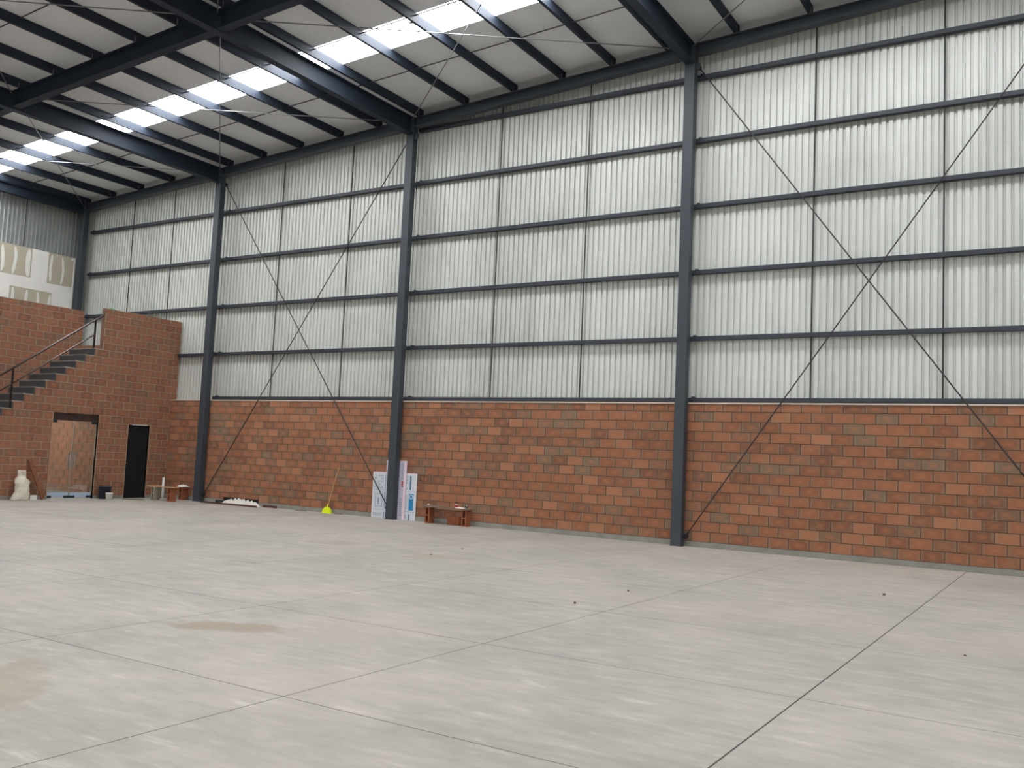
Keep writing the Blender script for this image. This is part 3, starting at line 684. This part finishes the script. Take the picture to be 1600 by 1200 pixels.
# broom
br = tag(empty('broom', (-9.62, -.17, 0)), 'neon yellow broom with a wooden stick leaning on the block wall', 'broom')
v = [(-.15, -.035, .0), (.15, -.035, .0), (.15, .045, .0), (-.15, .045, .0), (-.125, -.022, .1), (.125, -.022, .1), (.125, .03, .1), (-.125, .03, .1), (-.06, -.015, .165), (.06, -.015, .165), (.06, .02, .165), (-.06, .02, .165)]
f = [(0, 3, 2, 1)]
for a in (0, 4): f += [(a+i, a+(i+1) % 4, a+4+(i+1) % 4, a+4+i) for i in range(4)]
f.append((8, 9, 10, 11)); obj('bristle_head', mesh('bristle_head', v, f), 'yellow', (0, 0, 0), br)
obj('socket', tube('socket', (0, .002, .15), (.02, .015, .24), .02, 10, .015), 'yellow', (0, 0, 0), br)
obj('stick', tube('stick', (.01, .01, .16), (.22, .13, 1.22), .013, 8), 'wood_pale', (0, 0, 0), br)
# foam boards behind the column
def strip(parent, x0, x1, z0, z1, mat, y, name='print'): return obj(name, boxes(name, [(x0, x1, y-.0012, y, z0, z1)]), mat, (0, 0, 0), parent)
def foamboard(x0, label, edge=None):
    b = tag(empty('foam_board', (x0, -.0375, 0)), label, 'foam board', 'foam boards'); Y0 = -.0096
    obj('board', boxes('board', [(0, .61, Y0, .0095, 0, 1.15)]), 'foam', (0, 0, 0), b)
    strip(b, .0, .61, 1.125, 1.15, 'pink', Y0-.0005); strip(b, .0, .03, 0, 1.125, 'white', Y0-.0005); strip(b, .585, .61, 0, 1.125, 'white', Y0-.0005)
    for z in (.2, .70): strip(b, .03, .585, z, z+.012, 'greyink', Y0-.0005)
    strip(b, .40, .445, .74, 1.09, 'slate', Y0-.0005); strip(b, .395, .435, .0, .15, 'slate', Y0-.0005)
    p = strip(b, .395, .53, .24, .65, 'blue', Y0-.0005)
    obj('ring', mesh('ring', [(r_*math.cos(a*math.pi/10)+.4625, Y0-.0025, r_*math.sin(a*math.pi/10)+.575) for r_ in (.04, .055) for a in range(20)], [(a, (a+1) % 20, 20+(a+1) % 20, 20+a) for a in range(20)]), 'white', (0, 0, 0), p)
    for r0 in (.06, .17, .27):
        for q in range(5):
            if (q+int(r0*100)) % 4: strip(b, r0, r0+.07, .75+q*.07, .75+q*.07+.045, 'greyink', Y0-.0005)
    for z0, z1, a0, a1 in ((.28, .292, .1, .33), (.588, .6, .1, .33), (.28, .6, .1, .112), (.28, .6, .318, .33)): strip(b, a0, a1, z0, z1, 'greyink2', Y0-.0005)
    strip(b, .19, .225, .33, .5, 'greyink2', Y0-.0005)
    for q in range(5): strip(b, .05+q*.06, .09+q*.06, .05, .13, 'greyink', Y0-.0005)
foamboard(-8.23, 'blue-printed white foam board nearer the broom, behind the column')
foamboard(-7.45, 'blue-printed white foam board nearer the bench, behind the column')
tb = tag(empty('foam_board', (-7.80, -.0608, 0)), 'tallest foam board, lilac-grey with pink edge, behind the column', 'foam board', 'foam boards')
obj('board', boxes('board', [(0, .64, -.010, .0115, 0, 1.45)]), 'foam_lilac', (0, 0, 0), tb)
strip(tb, .575, .64, .0, 1.45, 'pink', -.0105)
for q in range(11): strip(tb, .49+.012*(q % 3), .545, .99+q*.038, .99+q*.038+.02, 'greyink2', -.0105)
for q in range(9): strip(tb, .485+.012*(q % 2), .53, .10+q*.05, .10+q*.05+.026, 'greyink2', -.0105)
v = [(.50, -.0118, .945), (.55, -.0118, .955), (.52, -.0118, .90), (.56, -.0118, .90), (.50, -.0118, .86), (.55, -.0118, .845), (.53, -.0118, .81), (.565, -.0118, .80)]
obj('red_mark', mesh('red_mark', v, [(0, 2, 3, 1), (2, 4, 5, 3), (4, 6, 7, 5)]), 'red', (0, 0, 0), tb)
# wall box frame beside the boards
wf = tag(empty('outlet_frame', (-6.70, FACE, 1.05)), 'small dark square outline marked on the blocks beside the foam boards', 'mark')
for a in ((-.075, .06, .055, .068), (-.075, .06, -.068, -.055), (-.06, -.047, -.068, .068), (.055, .066, -.05, .05)): obj('edge', boxes('edge', [(a[0], a[1], -.006, -.0005, a[2], a[3])]), 'lintel', (0, 0, 0), wf)
for x, y, s_ in ((2.11, -8.65, .035), (2.12, -7.22, .028), (4.74, -4.68, .045), (-1.96, -5.92, .03), (-2.2, -4.69, .028), (6.1, -8.6, .02)):
    tag(obj('debris_chip', cbox(s_, s_*.7, s_*.5, s_*.12), 'rust', (x, y, 0), None, (0, 0, x)), 'tiny dark chip of debris lying on the open concrete floor', 'debris', 'floor debris')

def roofpt(x, y): return (x, y, zr(10.797, x))
for x, y, r_ in ((-4.78, -3.78, .035), (-4.75, -3.66, .022), (-4.72, -3.54, .03), (-4.66, -3.42, .022), (-4.62, -3.30, .018)):
    obj('dirt_spot', mesh('dirt_spot', [(r_*math.cos(a*.785)*(1+.3*(a % 2)), r_*1.4*math.sin(a*.785), 0) for a in range(8)], [tuple(range(7, -1, -1))]), 'wood_grey', roofpt(x, y), ceil)
